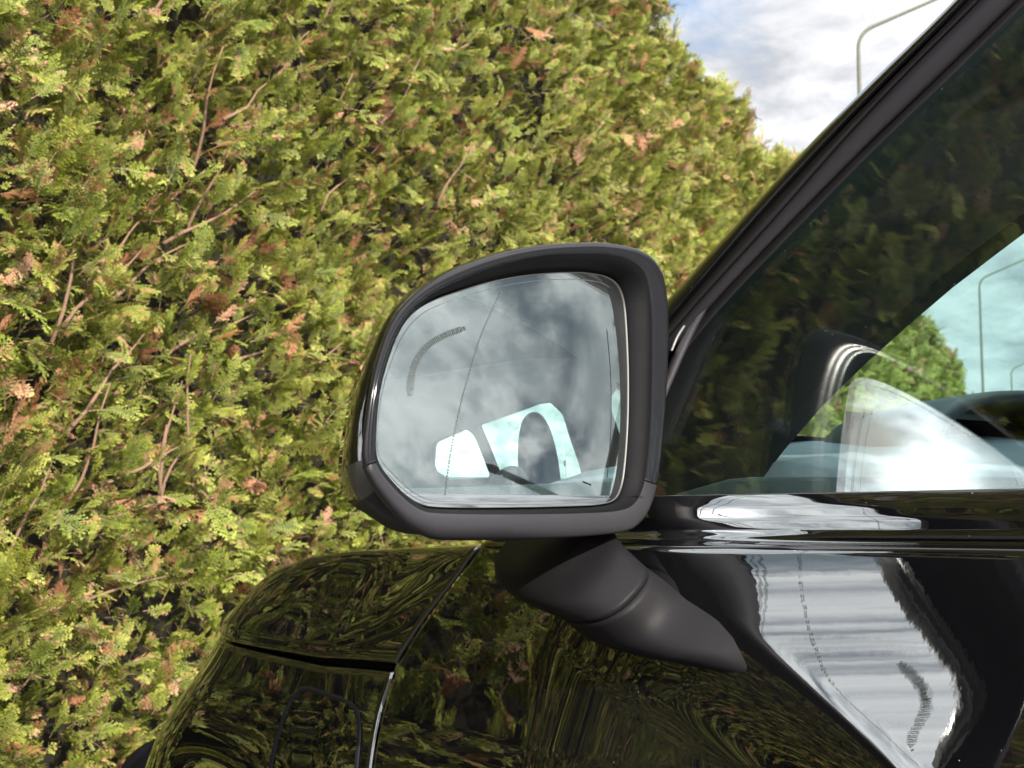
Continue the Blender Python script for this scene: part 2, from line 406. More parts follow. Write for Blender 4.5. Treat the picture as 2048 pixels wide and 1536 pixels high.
ci = ng.nodes.new('GeometryNodeCollectionInfo'); ci.inputs['Collection'].default_value = vc
ci.inputs['Separate Children'].default_value = True; ci.inputs['Reset Children'].default_value = True
def named(nm, ty):
    x = ng.nodes.new('GeometryNodeInputNamedAttribute'); x.data_type = ty; x.inputs[0].default_value = nm; return x.outputs[0]
e2r = ng.nodes.new('FunctionNodeEulerToRotation')
ng.links.new(gi.outputs[0], ip.inputs['Points']); ng.links.new(ci.outputs[0], ip.inputs['Instance']); ip.inputs['Pick Instance'].default_value = True
ng.links.new(named('vid', 'INT'), ip.inputs['Instance Index']); ng.links.new(named('rot', 'FLOAT_VECTOR'), e2r.inputs[0])
ng.links.new(e2r.outputs[0], ip.inputs['Rotation']); ng.links.new(named('scl', 'FLOAT'), ip.inputs['Scale']); ng.links.new(ip.outputs[0], go.inputs[0])
md = fo.modifiers.new('scatter', 'NODES'); md.node_group = ng
# dark solid core, its colour standing in for the shade between sprays
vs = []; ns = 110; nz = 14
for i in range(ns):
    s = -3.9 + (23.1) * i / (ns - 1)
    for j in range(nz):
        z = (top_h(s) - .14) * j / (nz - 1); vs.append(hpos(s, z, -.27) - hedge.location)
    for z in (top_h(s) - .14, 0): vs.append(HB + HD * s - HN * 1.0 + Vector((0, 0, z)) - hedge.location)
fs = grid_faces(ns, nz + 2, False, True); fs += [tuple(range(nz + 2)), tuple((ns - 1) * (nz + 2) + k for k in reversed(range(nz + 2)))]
fix_normals(obj('dark_core', vs, fs, M['core'], hedge))['kind'] = 'stuff'
# woody branches showing between the sprays
for i in range(46):
    px_, py_ = r.uniform(0, 1000), r.uniform(0, 1250)
    if px_ > 650 and py_ > 480: continue
    q = hit(px_, py_, HB, HN); s = (q - HB).dot(HD); ln = r.uniform(.10, .28); a = r.uniform(.2, 1.9)
    path = []
    for k in range(6):
        u = k / 5; path.append(hpos(s + math.cos(a) * ln * u + .01 * math.sin(u * 7 + i), q.z + math.sin(a) * ln * u, -.04 + .06 * u + r.uniform(-.004, .004)) - hedge.location)
    v_, f_ = tube(path, [.0042 - .003 * k / 5 for k in range(6)], 6); obj('branch', v_, f_, M['bark'], hedge)

# ------------------------------------------------------------ car
car = empty('black_car', (.72, .3, 0), 'glossy black car parked nose to the hedge, with a large wing mirror', 'car')
CI = -car.location
def cobj(name, vs, fs, m, parent=car, **k):
    return obj(name, [Vector(v) + CI for v in vs], fs, m, parent, **k)
def smooth(a, b, x):
    u = min(1., max(0., (x - a) / (b - a))); return u * u * (3 - 2 * u)
X0 = .6441; XG = .6866          # door skin and window glass, metres to the right of the camera
_zs = np.linspace(-1.0, .03, 4121)
def _outset():
    # outboard offset of the body side against height (relative to the eye)
    kz = [.030, .024, .018, .012, .004, -.004, -.008, -.0100, -.0125, -.0145, -.018]
    ko = [-.013, -.008, -.0038, -.0005, .0020, .0028, .0018, -.0024, .0012, .0030, .0030]
    base = np.interp(_zs, kz[::-1], ko[::-1])
    k = np.convolve(np.ones(11) / 11, np.ones(11) / 11); base = np.convolve(np.pad(base, 10, 'edge'), k, 'valid')
    dd = np.clip(-.018 - _zs, 0, 1); tau = 6.32 + 185.3 * dd + 678.7 * dd * dd
    tau = np.where(_zs < -.150, np.interp(_zs, [-1.0, -.6, -.36, -.22, -.150], [-14, -10, -2, 14, 42.6]), tau)
    conc = np.zeros_like(_zs); i0 = np.searchsorted(_zs, -.018)
    for i in range(i0 - 1, -1, -1): conc[i] = conc[i + 1] + math.tan(R((tau[i] + tau[i + 1]) / 2)) * (_zs[i + 1] - _zs[i])
    return base, conc
_base, _conc = _outset()
def _w(z): return max(0., min(.13, -.018 - z)) / .12
def kf(y, z): w_ = _w(z); return 1 - .80 * smooth(.7124 - .2448 * w_, .9075 - .2448 * w_, y) + .20 * smooth(1.0, 1.32, y)
_yy = np.linspace(-1.6, 1.8, 681); _u = _yy - .52
_sl = np.interp(_yy, [-1.6, -.6, .36, .44, .665, .74, .80, .92, 1.0, 1.02, 1.10, 1.23, 1.27, 1.8], [-.03, 0, 0, -.06, -.376, -.03, .0, .0, 0, -.01, -.15, -.07, .22, 3.2])
_sl = np.where((_yy > .44) & (_yy < .665), -(.1642 + 1.463 * _u), _sl)
_slb = np.where((_yy > .5) & (_yy < .70), np.maximum(_sl, -.14), _sl)
_plb = np.concatenate([[0], np.cumsum((_slb[1:] + _slb[:-1]) / 2 * (_yy[1] - _yy[0]))]); _plb -= np.interp(.52, _yy, _plb)
_pl = np.concatenate([[0], np.cumsum((_sl[1:] + _sl[:-1]) / 2 * (_yy[1] - _yy[0]))]); _pl -= np.interp(.52, _yy, _pl)
_tc = np.interp(_zs, [-1.0, -.45, -.018, .03], [-16, -9, 11.5, 11.5]); _dz = _zs[1] - _zs[0]
_cv = np.tan(np.radians(_tc)) * _dz; _cv = np.cumsum(_cv[::-1])[::-1]; _cv = _cv - np.interp(-.018, _zs, _cv); _cv[_zs > -.018] = 0
def conv(y, z): return float(np.interp(z, _zs, _cv)) * smooth(.65, .78, y)
def plan(y): return float(np.interp(y, _yy, _pl))
def xb(y, z):
    if y > 1.08: y -= .12 * smooth(-.09, -.30, z) * smooth(1.08, 1.30, y)
    u = min(y, .70) - .52; w_ = _w(z); f_ = smooth(.36, .44, y) * (1 - smooth(.68, .85, y)) * (1 - smooth(-.17, -.27, z))
    pl_ = plan(y); b_ = smooth(-.018, -.003, z) * (1 - smooth(.72, .86, y))
    if b_ > 0: pl_ = pl_ * (1 - b_) + float(np.interp(y, _yy, _plb)) * b_
    return X0 + pl_ - float(np.interp(z, _zs, _base)) - float(np.interp(z, _zs, _conc)) * kf(y, z) - conv(y, z) + (.004 * w_ * u - .7315 * .0744 * w_ * u * u) * f_
def yseam(z):   # door to wing shut line
    return float(np.interp(z, [-1, -.35, -.191, -.149, -.113, -.085, -.059, -.037, -.015, .02], [.93, .975, .984, .985, .978, .957, .930, .907, .886, .86]))
def panel(name, us, vs_fn, m, lip=()):
    pass
# door skin
zs = np.concatenate([np.linspace(-.78, -.22, 30), np.linspace(-.21, -.03, 90), np.linspace(-.028, .020, 60)])
vs = []; nv = len(zs) + 1
def door_col(yf, dx=0.0):
    col = []
    for z in zs:
        yy = -.42 + (yseam(z) - .0014 + .42) * yf
        col.append(Vector((xb(yy, z) + dx, yy, z + EYE)))
    yy = -.42 + (yseam(.02) - .0014 + .42) * yf
    col.append(Vector((XG - .003 + dx, yy, .018 + EYE)))
    return col
NU = 200
for i in range(NU): vs += door_col((i / (NU - 1)) ** .8)
last = door_col(1.0, .012); vs += [v + Vector((0, -.0015, 0)) for v in last]
first = door_col(0.0, .012)
fs = grid_faces(NU + 1, nv)
door = cobj('front_door', vs, fs, M['paint'])
# rear door skin (beyond the frame)
vs = []
for i in range(40):
    yy = -.425 - 1.0 * i / 39
    for z in zs: vs.append(Vector((xb(yy, z), yy, z + EYE)))
cobj('rear_door', vs, grid_faces(40, len(zs)), M['paint'])
# wing (fender): below the bonnet shut line
def zh(y): return float(np.interp(y, [.78, .975, 1.09, 1.20, 1.32, 1.56], [-.117, -.1145, -.1195, -.1155, -.110, -.10]))
def gaph(y): return float(np.interp(y, [.97, 1.32], [.0048, .0009]))
def drop(y): return 0.0
vs = []; nz = 70; nu = 90
for i in range(nu):
    uu = i / (nu - 1)
    for j in range(nz):
        v = (j / (nz - 1)); zt = None
        y = 1.0 + .6 * uu
        ztop = zh(y) - gaph(y)
        z = -.78 + (ztop + .78) * (v ** .55)
        ys = yseam(z) + .0014
        y = ys + (1.56 - ys) * uu
        ztop = zh(y) - gaph(y); z = -.78 + (ztop + .78) * (v ** .55)
        vs.append(Vector((xb(y, z) + .0, y, z + EYE)))
    y = vs[-1].y; vs.append(vs[-1] + Vector((.012, 0, .001)))
fs = grid_faces(nu, nz + 1)
n0 = len(vs); vs += [vs[j] + Vector((.012, .0015, 0)) for j in range(nz + 1)]
fs += [(n0 + j, j, j + 1, n0 + j + 1) for j in range(nz)]
cobj('wing_panel', vs, fs, M['paint'])
# bonnet: side face above the shut line, crest and top
def crest(y): return float(np.interp(y, [.83, .886, 1.01, 1.11, 1.176, 1.235, 1.285, 1.335, 1.38, 1.50], [-.012, -.0145, -.0195, -.024, -.0305, -.045, -.070, -.102, -.14, -.24]))
def crease(y): return float(np.interp(y, [.83, .895, .925, .965, 1.01, 1.05, 1.14, 1.29, 1.46], [-.020, -.027, -.042, -.063, -.083, -.095, -.098, -.092, -.10]))
vs = []; nu = 90; secn = None
for i in range(nu):
    uu = i / (nu - 1); yat = lambda b: yseam(b) + .0026 + (1.56 - yseam(b)) * uu
    y = yat(-.06); z0 = zh(yat(-.11)) + gaph(yat(-.11)); zc = crest(yat(-.02))
    if zc < z0 + .01: zc = z0 + .01
    zk = max(min(crease(y), zc - .006), z0 + .003)
    P = []
    for da, b in [(.014, z0 - .001), (0, z0), (.0005, z0 + (zk - z0) * .5), (.004, zk), (.018, zk + (zc - zk) * .45), (.036, zc - .004), (.05, zc), (.09, zc + .002), (.3, zc + .004), (.68, zc + .004)]:
        yy = yat(b); w_ = smooth(.0, .16, yy - yseam(b))
        xx = xb(yy, b) * (1 - w_) + xb(yy, z0) * w_ + da * (w_ if b < zc - .001 and b > z0 else 1)
        if b >= zc - .001: xx -= .036 * (1 - w_)
        P.append((xx, yy, b))
    sec = catmull(P, 6)
    for q in sec: vs.append(Vector((q.x, q.y, q.z + EYE)))
    secn = len(sec)
e0 = len(vs); vs += [vs[k] + Vector((.012, .0015, 0)) for k in range(secn)]
fs = grid_faces(nu, secn) + [(e0 + k, k, k + 1, e0 + k + 1) for k in range(secn - 1)]
cobj('bonnet', vs, fs, M['paint'])
# near-black backing sheet that stands in for shade inside the panel gaps
vs = []
for i in range(50):
    y = .79 + .70 * i / 49; z0 = zh(y); zt = crest(y) - .010
    for j in range(30):
        z = -.5 + (zt + .5) * (j / 29) ** .6
        lean = .040 * smooth(z0, zt, z) * smooth(.0, .13, y - yseam(z)) if z > z0 else 0
        vs.append(Vector((xb(y, min(z, z0) if z > z0 and y > 1.03 else z) + .016 + lean, y, z + EYE)))
cobj('gap_backing', vs, grid_faces(50, 30), M['shut'])
# charging flap: a shut line ring and a slightly proud lid on the wing
def on_wing(px, py):
    d = ray(px, py)
    lo, hi = .6, 2.2
    tt = lo
    while tt < hi:
        p = C0 + d * tt
        if p.x >= xb(p.y, p.z - EYE): break
        tt += .0015
    return C0 + d * tt
fl = catmull([(545, 1530, 0), (556, 1480, 0), (572, 1430, 0), (590, 1394, 0), (612, 1378, 0), (650, 1388, 0), (690, 1402, 0), (712, 1418, 0), (719, 1450, 0), (717, 1500, 0), (708, 1580, 0), (690, 1612, 0), (640, 1618, 0), (570, 1612, 0), (540, 1590, 0)], 6, True)
cen = Vector((635, 1500, 0)); ring = []
for k, sc_ in enumerate((1.05, 1.012, .965)):
    ring.append([on_wing(*(cen + (p - cen) * sc_).xy) for p in fl])
nf = len(fl); vs = [p + Vector((-.0007, 0, 0)) for p in ring[0]] + [p + Vector((-.0032, 0, 0)) for p in ring[1]] + [p + Vector((-.0007, 0, 0)) for p in ring[2]]
cobj('charge_flap_seal', vs, grid_faces(3, nf, False, True), M['gloss'])
# wheel arch trim, low on the wing front
v_, f_ = tube([hit(345 + 90 * math.sin(a), 1640 - 125 * math.cos(a), Vector((.57, 1.50, 0)), Vector((-.4, -.9, 0)).normalized()) for a in np.linspace(-.9, 1.9, 24)], .024, 16)
cobj('wheel_arch_trim', v_, f_, M['matte'])

# --- side glass plane
TAU = 11.1
GP = Vector((XG, .4, EYE + .018)); GN = Vector((-math.cos(R(TAU)), 0, math.sin(R(TAU))))
def gx(z): return GP.x + (z - EYE - .018) * math.tan(R(TAU))
def on_glass(px, py, inn=0.0): return hit(px, py, GP - GN * inn, GN)
gpoly_yz = [(.96, .008), (.90, .08), (.50, .385), (.42, .42), (-.30, .44), (-.37, .43), (-.39, .010)]
poly = [Vector((gx(z + EYE), y, z + EYE)) + CI for y, z in gpoly_yz]
prism('side_window', poly, -GN * .004, M['side_glass'], car)
# --- A pillar, outside: bands lying on the glass plane, each with its own depth
def band(name, a, b, out_, depth, m, parent=car):
    """strip between pixel polylines a and b, standing 'out_' proud of the glass plane and 'depth' thick, with a rolled section"""
    n = 24; vs = []; A = catmull([(*p, 0) for p in a], 8); B = catmull([(*p, 0) for p in b], 8)
    def at(Cv, u):
        x = u * (len(Cv) - 1); i = min(int(x), len(Cv) - 2); return Cv[i].lerp(Cv[i + 1], x - i)
    sec = [(0, -depth), (0, 0), (.06, .45), (.2, .85), (.5, 1.0), (.8, .85), (.94, .45), (1, 0), (1, -depth)]
    for i in range(n):
        u = i / (n - 1); pa, pb = at(A, u), at(B, u)
        for f, h in sec:
            q = pa.lerp(pb, f); o_ = out_ * h if h >= 0 else h
            vs.append(hit(q.x, q.y, GP + GN * o_, GN))
    return cobj(name, vs, grid_faces(n, len(sec)), m, parent)
La = [(1180, 765), (1338, 596), (1580, 329), (1738, 167), (1909, -2), (2120, -230)]
Lb = [(1215, 795), (1370, 608), (1513, 442), (1647, 295), (1772, 165), (1938, -2), (2150, -230)]
Lc = [(1232, 800), (1382, 622), (1540, 448), (1697, 270), (1830, 130), (1962, -2), (2175, -225)]
Ld = [(1245, 830), (1409, 628), (1560, 468), (1730, 296), (1880, 152), (2038, -2), (2240, -200)]
Le = [(1258, 845), (1421, 640), (1572, 480), (1744, 305), (1896, 160), (2054, 5), (2256, -190)]
pillar = empty('front_pillar', Vector((.72, .70, EYE + .25)) + CI, parent=car)
PI_ = -pillar.location
def pb(name, a, b, o_, d_, m):
    q = band(name, a, b, o_, d_, m, pillar); q.location = PI_; return q
pb('pillar_cover', La, Lb, .014, .05, M['paint'])
pb('rubber_seal', Lb, Lc, .004, .02, M['rubber'])
pb('window_moulding', Lc, Ld, .010, .02, M['satin'])
pb('glass_channel', Ld, Le, .0012, .006, M['rubber'])
# sail trim at the foot of the window
pb('sail_trim', [(1418, 612), (1392, 660), (1364, 720), (1330, 800), (1300, 880)], [(1386, 640), (1362, 672), (1340, 725), (1316, 792), (1290, 850)], .012, .01, M['trim_grey'])
pb('trim_clip', [(1372, 652), (1358, 675), (1346, 702)], [(1366, 650), (1351, 673), (1340, 700)], .016, .006, M['chrome'])

# --- inner pillar and roof header seen through the glass
Lf = [(1310, 1120), (1485, 952), (1530, 893), (1610, 800), (1700, 712), (1780, 640), (1870, 562), (1960, 492), (2048, 425), (2200, 310), (2400, 180)]
IP = Vector((.752, .5, EYE)); IN = Vector((-1, 0, .30)).normalized()
poly = [hit(*p, IP, IN) for p in [(1240, 1100), (1225, 850), (1409, 600), (1730, 280), (2042, -20), (2260, -230), (2700, -520), (2600, 60)]]
lf = [hit(*p, IP, IN) for p in reversed(Lf)]
prism('inner_pillar', [p + CI for p in poly + lf[0:]], Vector((.035, .012, .0)), M['inner'], car)
# --- windscreen
def ws(x, z): return Vector((x, 1.02 - 1.36 * z + .08 * (1 - ((x - 1.4) / .7) ** 2), z + EYE))
vs = []
for i in range(24):
    x = .76 + 1.28 * i / 23
    for j in range(16): vs.append(ws(x, .045 + .41 * j / 15))
v2 = [v + Vector((0, -.004, -.004)) for v in vs]; fs = grid_faces(24, 16)
cobj('windscreen', vs, fs, M['screen_glass'])
# frit band along the bottom of the screen
vs = []
for i in range(24):
    x = .76 + 1.28 * i / 23
    for j in range(4): vs.append(ws(x, .074 + .017 * j / 3) + Vector((0, -.004, -.003)))
cobj('windscreen_band', vs, grid_faces(24, 4), M['inner'])
# dashboard top
vs = []; nx, ny = 36, 24
for i in range(nx):
    x = .80 + 1.26 * max(0, i - 1) / (nx - 2)
    for j in range(ny):
        v = j / (ny - 1); y = ws(x, .07).y - .012 - .46 * v
        z = .014 + .11 * (min(x, 1.12) - .755) + .042 * (1 - v) - .10 * smooth(.85, 1, v)
        z = min(z, .084) + .004 * math.exp(-((v - .35) / .05) ** 2)
        vs.append(Vector((x, y, z + EYE - (.3 if i == 0 else 0))))
n0 = len(vs); vs += [v + Vector((0, 0, -.35)) for v in vs]
fs = grid_faces(nx, ny) + grid_faces(nx, ny, off=n0)
cobj('dashboard', vs, fs, M['dash'])
# door card top (inner sill), leather
DP = Vector((.742, .4, EYE)); DNn = Vector((-1, 0, .25)).normalized()
poly = [hit(*p, DP, DNn) for p in [(1290, 1010), (1350, 985), (1452, 956), (1500, 951), (1700, 951), (2048, 951), (2500, 950), (2500, 1080), (1290, 1080)]]
prism('door_card', [p + CI for p in poly], Vector((.11, 0, -.03)), M['leather'], car, bev=.004)
# instrument hood
vs = []
for i in range(30):
    a = math.pi * i / 29
    for yy, rr in ((.93, .9), (.86, .97), (.80, 1.0), (.785, .99), (.785, .90), (.80, .86), (.93, .80)):
        vs.append(Vector((1.20 - .21 * rr * math.copysign(abs(math.cos(a)) ** .8, math.cos(a)), yy, EYE + .045 + .085 * rr * math.sin(a) ** .7)))
cobj('instrument_hood', vs, grid_faces(30, 7, False, True), M['wheelskin'])
cobj('instrument_panel', [(1.02, .90, EYE + .02), (1.45, .90, EYE + .02), (1.45, .90, EYE + .11), (1.02, .90, EYE + .11)], [(0, 1, 2, 3)], M['shut'])
# steering wheel
swc = Vector((1.10, .36, EYE - .12)); ax = Vector((0, -.92, .40)).normalized(); e1 = Vector((1, 0, 0)); e2 = ax.cross(e1).normalized()
wheel = empty('steering_wheel', swc + CI, parent=car)
vs = []; RR = .188
for i in range(64):
    a = 2 * math.pi * i / 64; c = (e1 * math.cos(a) + e2 * math.sin(a))
    for k in range(14):
        b = 2 * math.pi * k / 14; vs.append(c * (RR + .0155 * math.cos(b)) + ax * .018 * math.sin(b))
obj('rim', vs, grid_faces(64, 14, True, True), M['wheelskin'], wheel)
vs, fs = [], []
for a in (R(0), R(180), R(270)):
    c = (e1 * math.cos(a) + e2 * math.sin(a)); v_, f_ = tube([c * .03 - ax * .02, c * .1 - ax * .02, c * RR], [.03, .022, .012], 8, 0)
    o = obj('spoke', v_, f_, M['inner'], wheel)
hub = []
for i in range(24):
    a = 2 * math.pi * i / 24
    for rr, hh in ((.075, -.04), (.078, -.01), (.06, .006), (.0, .012)): hub.append((e1 * math.cos(a) + e2 * math.sin(a)) * rr + ax * hh)
obj('hub', hub, grid_faces(24, 4, True, False), M['inner'], wheel)
# --- cabin shell: roof, far side with its windows, rear, floor
def slab(name, c, s, m, parent=car, bev=0): return box(name, Vector(c) + CI, s, m, parent, bev=bev)
def roofz(x): return .44 + .035 * (1 - ((x - 1.4) / .62) ** 2)
vs = []
for i in range(20):
    x = .82 + 1.16 * i / 19
    for j in range(24):
        y = .46 - 2.5 * j / 23; vs.append(Vector((x, y, roofz(x) - .10 * smooth(-1.2, -2.2, y) - .02 * smooth(.2, .48, y) + EYE)))
n0 = len(vs); vs += [v + Vector((0, 0, -.035)) for v in vs]
fs = grid_faces(20, 24) + [tuple(reversed(f)) for f in grid_faces(20, 24, off=n0)]
cobj('roof', vs, fs, M['paint']); cobj('headlining', [v - Vector((0, 0, .004)) for v in vs[n0:]], grid_faces(20, 24), M['inner'])
slab('floor_pan', (1.4, -.6, .30), (1.30, 2.6, .06), M['inner'])
slab('rear_bulkhead', (1.4, -2.0, EYE - .28), (1.28, .05, 1.1), M['inner'])
# near rear quarter: B pillar and rear side glass
prism('centre_pillar', [Vector((gx(z + EYE) + .004, y, z + EYE)) + CI for y, z in ((-.385, .0), (-.385, .44), (-.47, .44), (-.47, .0))], Vector((.04, 0, 0)), M['gloss'], car)
prism('rear_side_window', [Vector((gx(z + EYE), y, z + EYE)) + CI for y, z in ((-.475, .01), (-.475, .435), (-1.15, .40), (-1.35, .01))], -GN * .004, M['side_glass'], car)
prism('rear_pillar', [Vector((gx(z + EYE) + .004, y, z + EYE)) + CI for y, z in ((-1.36, .0), (-1.15, .44), (-2.0, .40), (-2.0, .0))], Vector((.04, 0, 0)), M['paint'], car)
FAR_X = 2.12
#FAR_SIDE
from mathutils.geometry import tessellate_polygon
def holed_wall(name, outer, holes, x, thick, m, parent):
    """wall in the plane x with window holes, with real thickness"""
    loops = [[Vector((y, z, 0)) for y, z in outer]] + [[Vector((y, z, 0)) for y, z in h] for h in holes]
    tri = tessellate_polygon(loops); flat = [p for l in loops for p in l]; n = len(flat)
    vs = [Vector((x, p.x, p.y + EYE)) for p in flat] + [Vector((x + thick, p.x, p.y + EYE)) for p in flat]
    fs = [tuple(t_) for t_ in tri] + [tuple(i + n for i in reversed(t_)) for t_ in tri]
    o = 0
    for l in loops:
        for i in range(len(l)): a, b = o + i, o + (i + 1) % len(l); fs.append((a, b, b + n, a + n))
        o += len(l)
    return fix_normals(obj(name, [v + CI for v in vs], fs, m, parent, smooth=False))
def rounded(pts, rad=.03, n=5):
    r_ = []; m = len(pts)
    for i in range(m):
        p0, p1, p2 = (Vector((*pts[(i + k) % m], 0)) for k in (-1, 0, 1))
        a = (p0 - p1); b = (p2 - p1); ra = min(rad, a.length * .45, b.length * .45); a.normalize(); b.normalize()
        s, e = p1 + a * ra, p1 + b * ra
        for k in range(n + 1):
            u = k / n; q = s * (1 - u) ** 2 + p1 * 2 * u * (1 - u) + e * u * u; r_.append((q.x, q.y))
    return r_
FW1 = [(.045, -0.002), (-.112, 0.254), (.20, 0.302), (.258, 0.303), (.325, 0.262), (.352, 0.198), (.39, 0.132), (.43, 0.053), (.44, -0.002)]
FW2 = [(-.055, 0.088), (-.136, 0.220), (-.182, 0.244), (-.355, 0.205), (-.366, 0.135), (-.355, 0.110), (-.267, 0.079)]
FW3 = [(.95, 0.078), (.80, 0.288), (.642, 0.333), (.586, 0.303), (.580, 0.268), (.612, 0.218), (.67, 0.098)]
holed_wall('far_side', [(1.1, -.75), (1.1, .0), (.55, .44), (-1.3, .44), (-2.0, .1), (-2.0, -.75)], [rounded(FW1, .012), rounded(FW2, .02), rounded(FW3, .02)], FAR_X, .04, M['inner'], car)
for h in (FW1, FW2, FW3): prism('far_window', [Vector((FAR_X + .015, y, z + EYE)) + CI for y, z in rounded(h, .012)], Vector((.004, 0, 0)), M['far_glass'], car)

# seats
def pillow(name, c, hw, hh, hd, m, parent, e=3.2, tilt=0, taper=.0):
    """superellipsoid cushion"""
    vs = []; nu, nv_ = 40, 22
    for i in range(nu):
        a = 2 * math.pi * i / nu
        for j in range(nv_):
            b = -math.pi / 2 + math.pi * j / (nv_ - 1)
            sp = lambda v, p: math.copysign(abs(v) ** p, v)
            x = sp(math.cos(b), 2 / e) * sp(math.cos(a), 2 / e); y = sp(math.cos(b), .8) * sp(math.sin(a), .8); z = sp(math.sin(b), 2 / e)
            x *= 1 - taper * z
            q = Matrix.Rotation(tilt, 3, 'X') @ Vector((x * hw, y * hd, z * hh)); vs.append(q + Vector(c))
    return obj(name, vs, grid_faces(nu, nv_, True, False), m, parent)
def seat(x, y):
    s = empty('seat', Vector((x, y, .45)) + CI, parent=car)
    pillow('cushion', (0, .22, -.03), .26, .09, .28, M['inner'], s)
    pillow('backrest', (0, -.10, .30), .25, .36, .08, M['inner'], s, tilt=R(16), taper=.12)
    pillow('headrest', (0, -.24, .675), .115, .185, .075, M['inner'], s, e=2.6, tilt=R(8), taper=.22)
    for sx_ in (-.06, .06):
        v_, f_ = tube([(sx_, -.22, .62), (sx_, -.24, .76)], .007, 8); obj('headrest_post', v_, f_, M['gloss'], s)
seat(1.08, .02); seat(1.76, .545)

# ------------------------------------------------------------ wing mirror (a part of the car)
BETA = R(17.5); DELTA = R(2.3); MR = 1.19
MN = Vector((math.sin(BETA) * math.cos(DELTA), -math.cos(BETA) * math.cos(DELTA), math.sin(DELTA)))
MC = C0 + ray(1020, 790) * .81
MA = Vector((math.cos(BETA), math.sin(BETA), 0)); MB = MN.cross(MA).normalized()
if MB.z < 0: MB = -MB
wm = empty('wing_mirror', MC + CI, parent=car)
def onm(px, py, k): return hit(px, py, MC + MN * k, MN) - MC
def mobj(name, vs, fs, m, **k): return obj(name, vs, fs, m, wm, **k)
NA = 180; CX, CY = 1020., 800.
def polar(outline, per=10):
    """outline in photograph pixels resampled at equal angles about the mirror's centre"""
    P = catmull([(x, y, 0) for x, y in outline], per, True); A = []
    for p in P: A.append((math.atan2(p.y - CY, p.x - CX), math.hypot(p.x - CX, p.y - CY)))
    A.sort(); an = np.array([a for a, _ in A]); rr = np.array([q for _, q in A])
    an = np.concatenate([an - 2 * math.pi, an, an + 2 * math.pi]); rr = np.concatenate([rr] * 3)
    th = -math.pi + 2 * math.pi * np.arange(NA) / NA
    return th, np.interp(th, an, rr)
G = [(1160, 543), (1205, 545), (1238, 551), (1262, 566), (1275, 596), (1278, 650), (1278, 750), (1275, 850), (1268, 940), (1260, 978), (1246, 998), (1215, 1007), (1150, 1011), (1000, 1014), (890, 1013), (852, 1006), (820, 985), (790, 955), (766, 925), (757, 890), (759, 830), (768, 770), (784, 715), (803, 668), (828, 632), (862, 606), (920, 584), (1000, 561), (1080, 548)]
RI = [(1170, 507), (1215, 509), (1255, 518), (1286, 540), (1299, 580), (1304, 650), (1304, 750), (1301, 850), (1294, 930), (1286, 975), (1268, 1008), (1235, 1022), (1150, 1027), (1000, 1029), (880, 1027), (842, 1020), (812, 1000), (780, 968), (757, 936), (748, 905), (750, 840), (758, 775), (774, 715), (794, 664), (822, 622), (862, 588), (920, 560), (1000, 531), (1085, 512)]
RO = [(1170, 485), (1220, 487), (1268, 496), (1303, 514), (1324, 545), (1335, 600), (1337, 680), (1333, 780), (1325, 880), (1315, 960), (1303, 1008), (1283, 1042), (1248, 1063), (1150, 1074), (1000, 1080), (880, 1080), (840, 1069), (803, 1045), (765, 1003), (735, 958), (723, 915), (729, 840), (741, 765), (757, 704), (778, 650), (808, 607), (855, 567), (920, 532), (1005, 504), (1085, 490)]
th, gR = polar(G); _, iR = polar(RI); _, oR = polar(RO)
KS = [1 - .86 * max(0, math.cos(a)) ** .7 for a in th]     # the frame stands lower on its inner side
def loop(rad, k, dx=None):
    kk = [k * .36 * KS[i] if k > 0 else k for i in range(NA)]
    return [onm(CX + rad[i] * math.cos(th[i]) + (0 if dx is None else dx[i]), CY + rad[i] * math.sin(th[i]), kk[i]) for i in range(NA)]
# glass: convex, real curvature
rings = []; NR = 40
for q in range(NR + 1):
    f = (q / NR)
    for i in range(NA):
        p = onm(CX + gR[i] * f * math.cos(th[i]), CY + gR[i] * f * math.sin(th[i]), 0)
        a, b = p.dot(MA), p.dot(MB); rings.append(p - MN * ((a * a + b * b) / (2 * MR)))
    if q == 0: rings = [rings[0]]
vs = rings; fs = [(0, 1 + i, 1 + (i + 1) % NA) for i in range(NA)] + grid_faces(NR, NA, False, True, 1)
mobj('mirror_glass', vs, fs, M['mirror'])
# glass carrier edge: light rim right round the glass, then the dark backing
def gloop(sc, e):
    r_ = []
    for i in range(NA):
        p = onm(CX + gR[i] * sc * math.cos(th[i]), CY + gR[i] * sc * math.sin(th[i]), 0); a, b = p.dot(MA), p.dot(MB); r_.append(p + MN * (e - (a * a + b * b) / (2 * MR)))
    return r_
L_ = [gloop(.999, -.001), gloop(1.0, .0005), gloop(1.005, .0006), gloop(1.009, -.003)]
mobj('glass_bezel', sum(L_, []), grid_faces(4, NA, False, True), simple('grey_bezel', (.04, .04, .039), .4))
# housing frame, one closed rolled section from the glass recess round to the painted cap
_, wR = polar(RI); midR = (iR * .45 + oR * .55)
def split(loops, name_up, mat_up, name_lo, mat_lo, inlow):
    """the frame is two mouldings butted at the ends of the gloss strip"""
    n = len(loops); V_ = sum(loops, [])
    fu, fl_ = [], []
    for a in range(n - 1):
        for i in range(NA):
            j = (i + 1) % NA; f = (a * NA + i, a * NA + j, (a + 1) * NA + j, (a + 1) * NA + i)
            (fl_ if inlow(i) else fu).append(f)
    for nm, ff, mm in ((name_up, fu, mat_up), (name_lo, fl_, mat_lo)):
        o = mobj(nm, V_, ff, mm); bm = bmesh.new(); bm.from_mesh(o.data)
        bmesh.ops.delete(bm, geom=[v for v in bm.verts if not v.link_faces], context='VERTS'); bm.to_mesh(o.data); bm.free()
def ang(px, py): return math.atan2(py - CY, px - CX)
A_R = ang(1318, 966); A_L = ang(738, 930)    # gloss strip ends
inlow = lambda i: A_R < th[i] < A_L
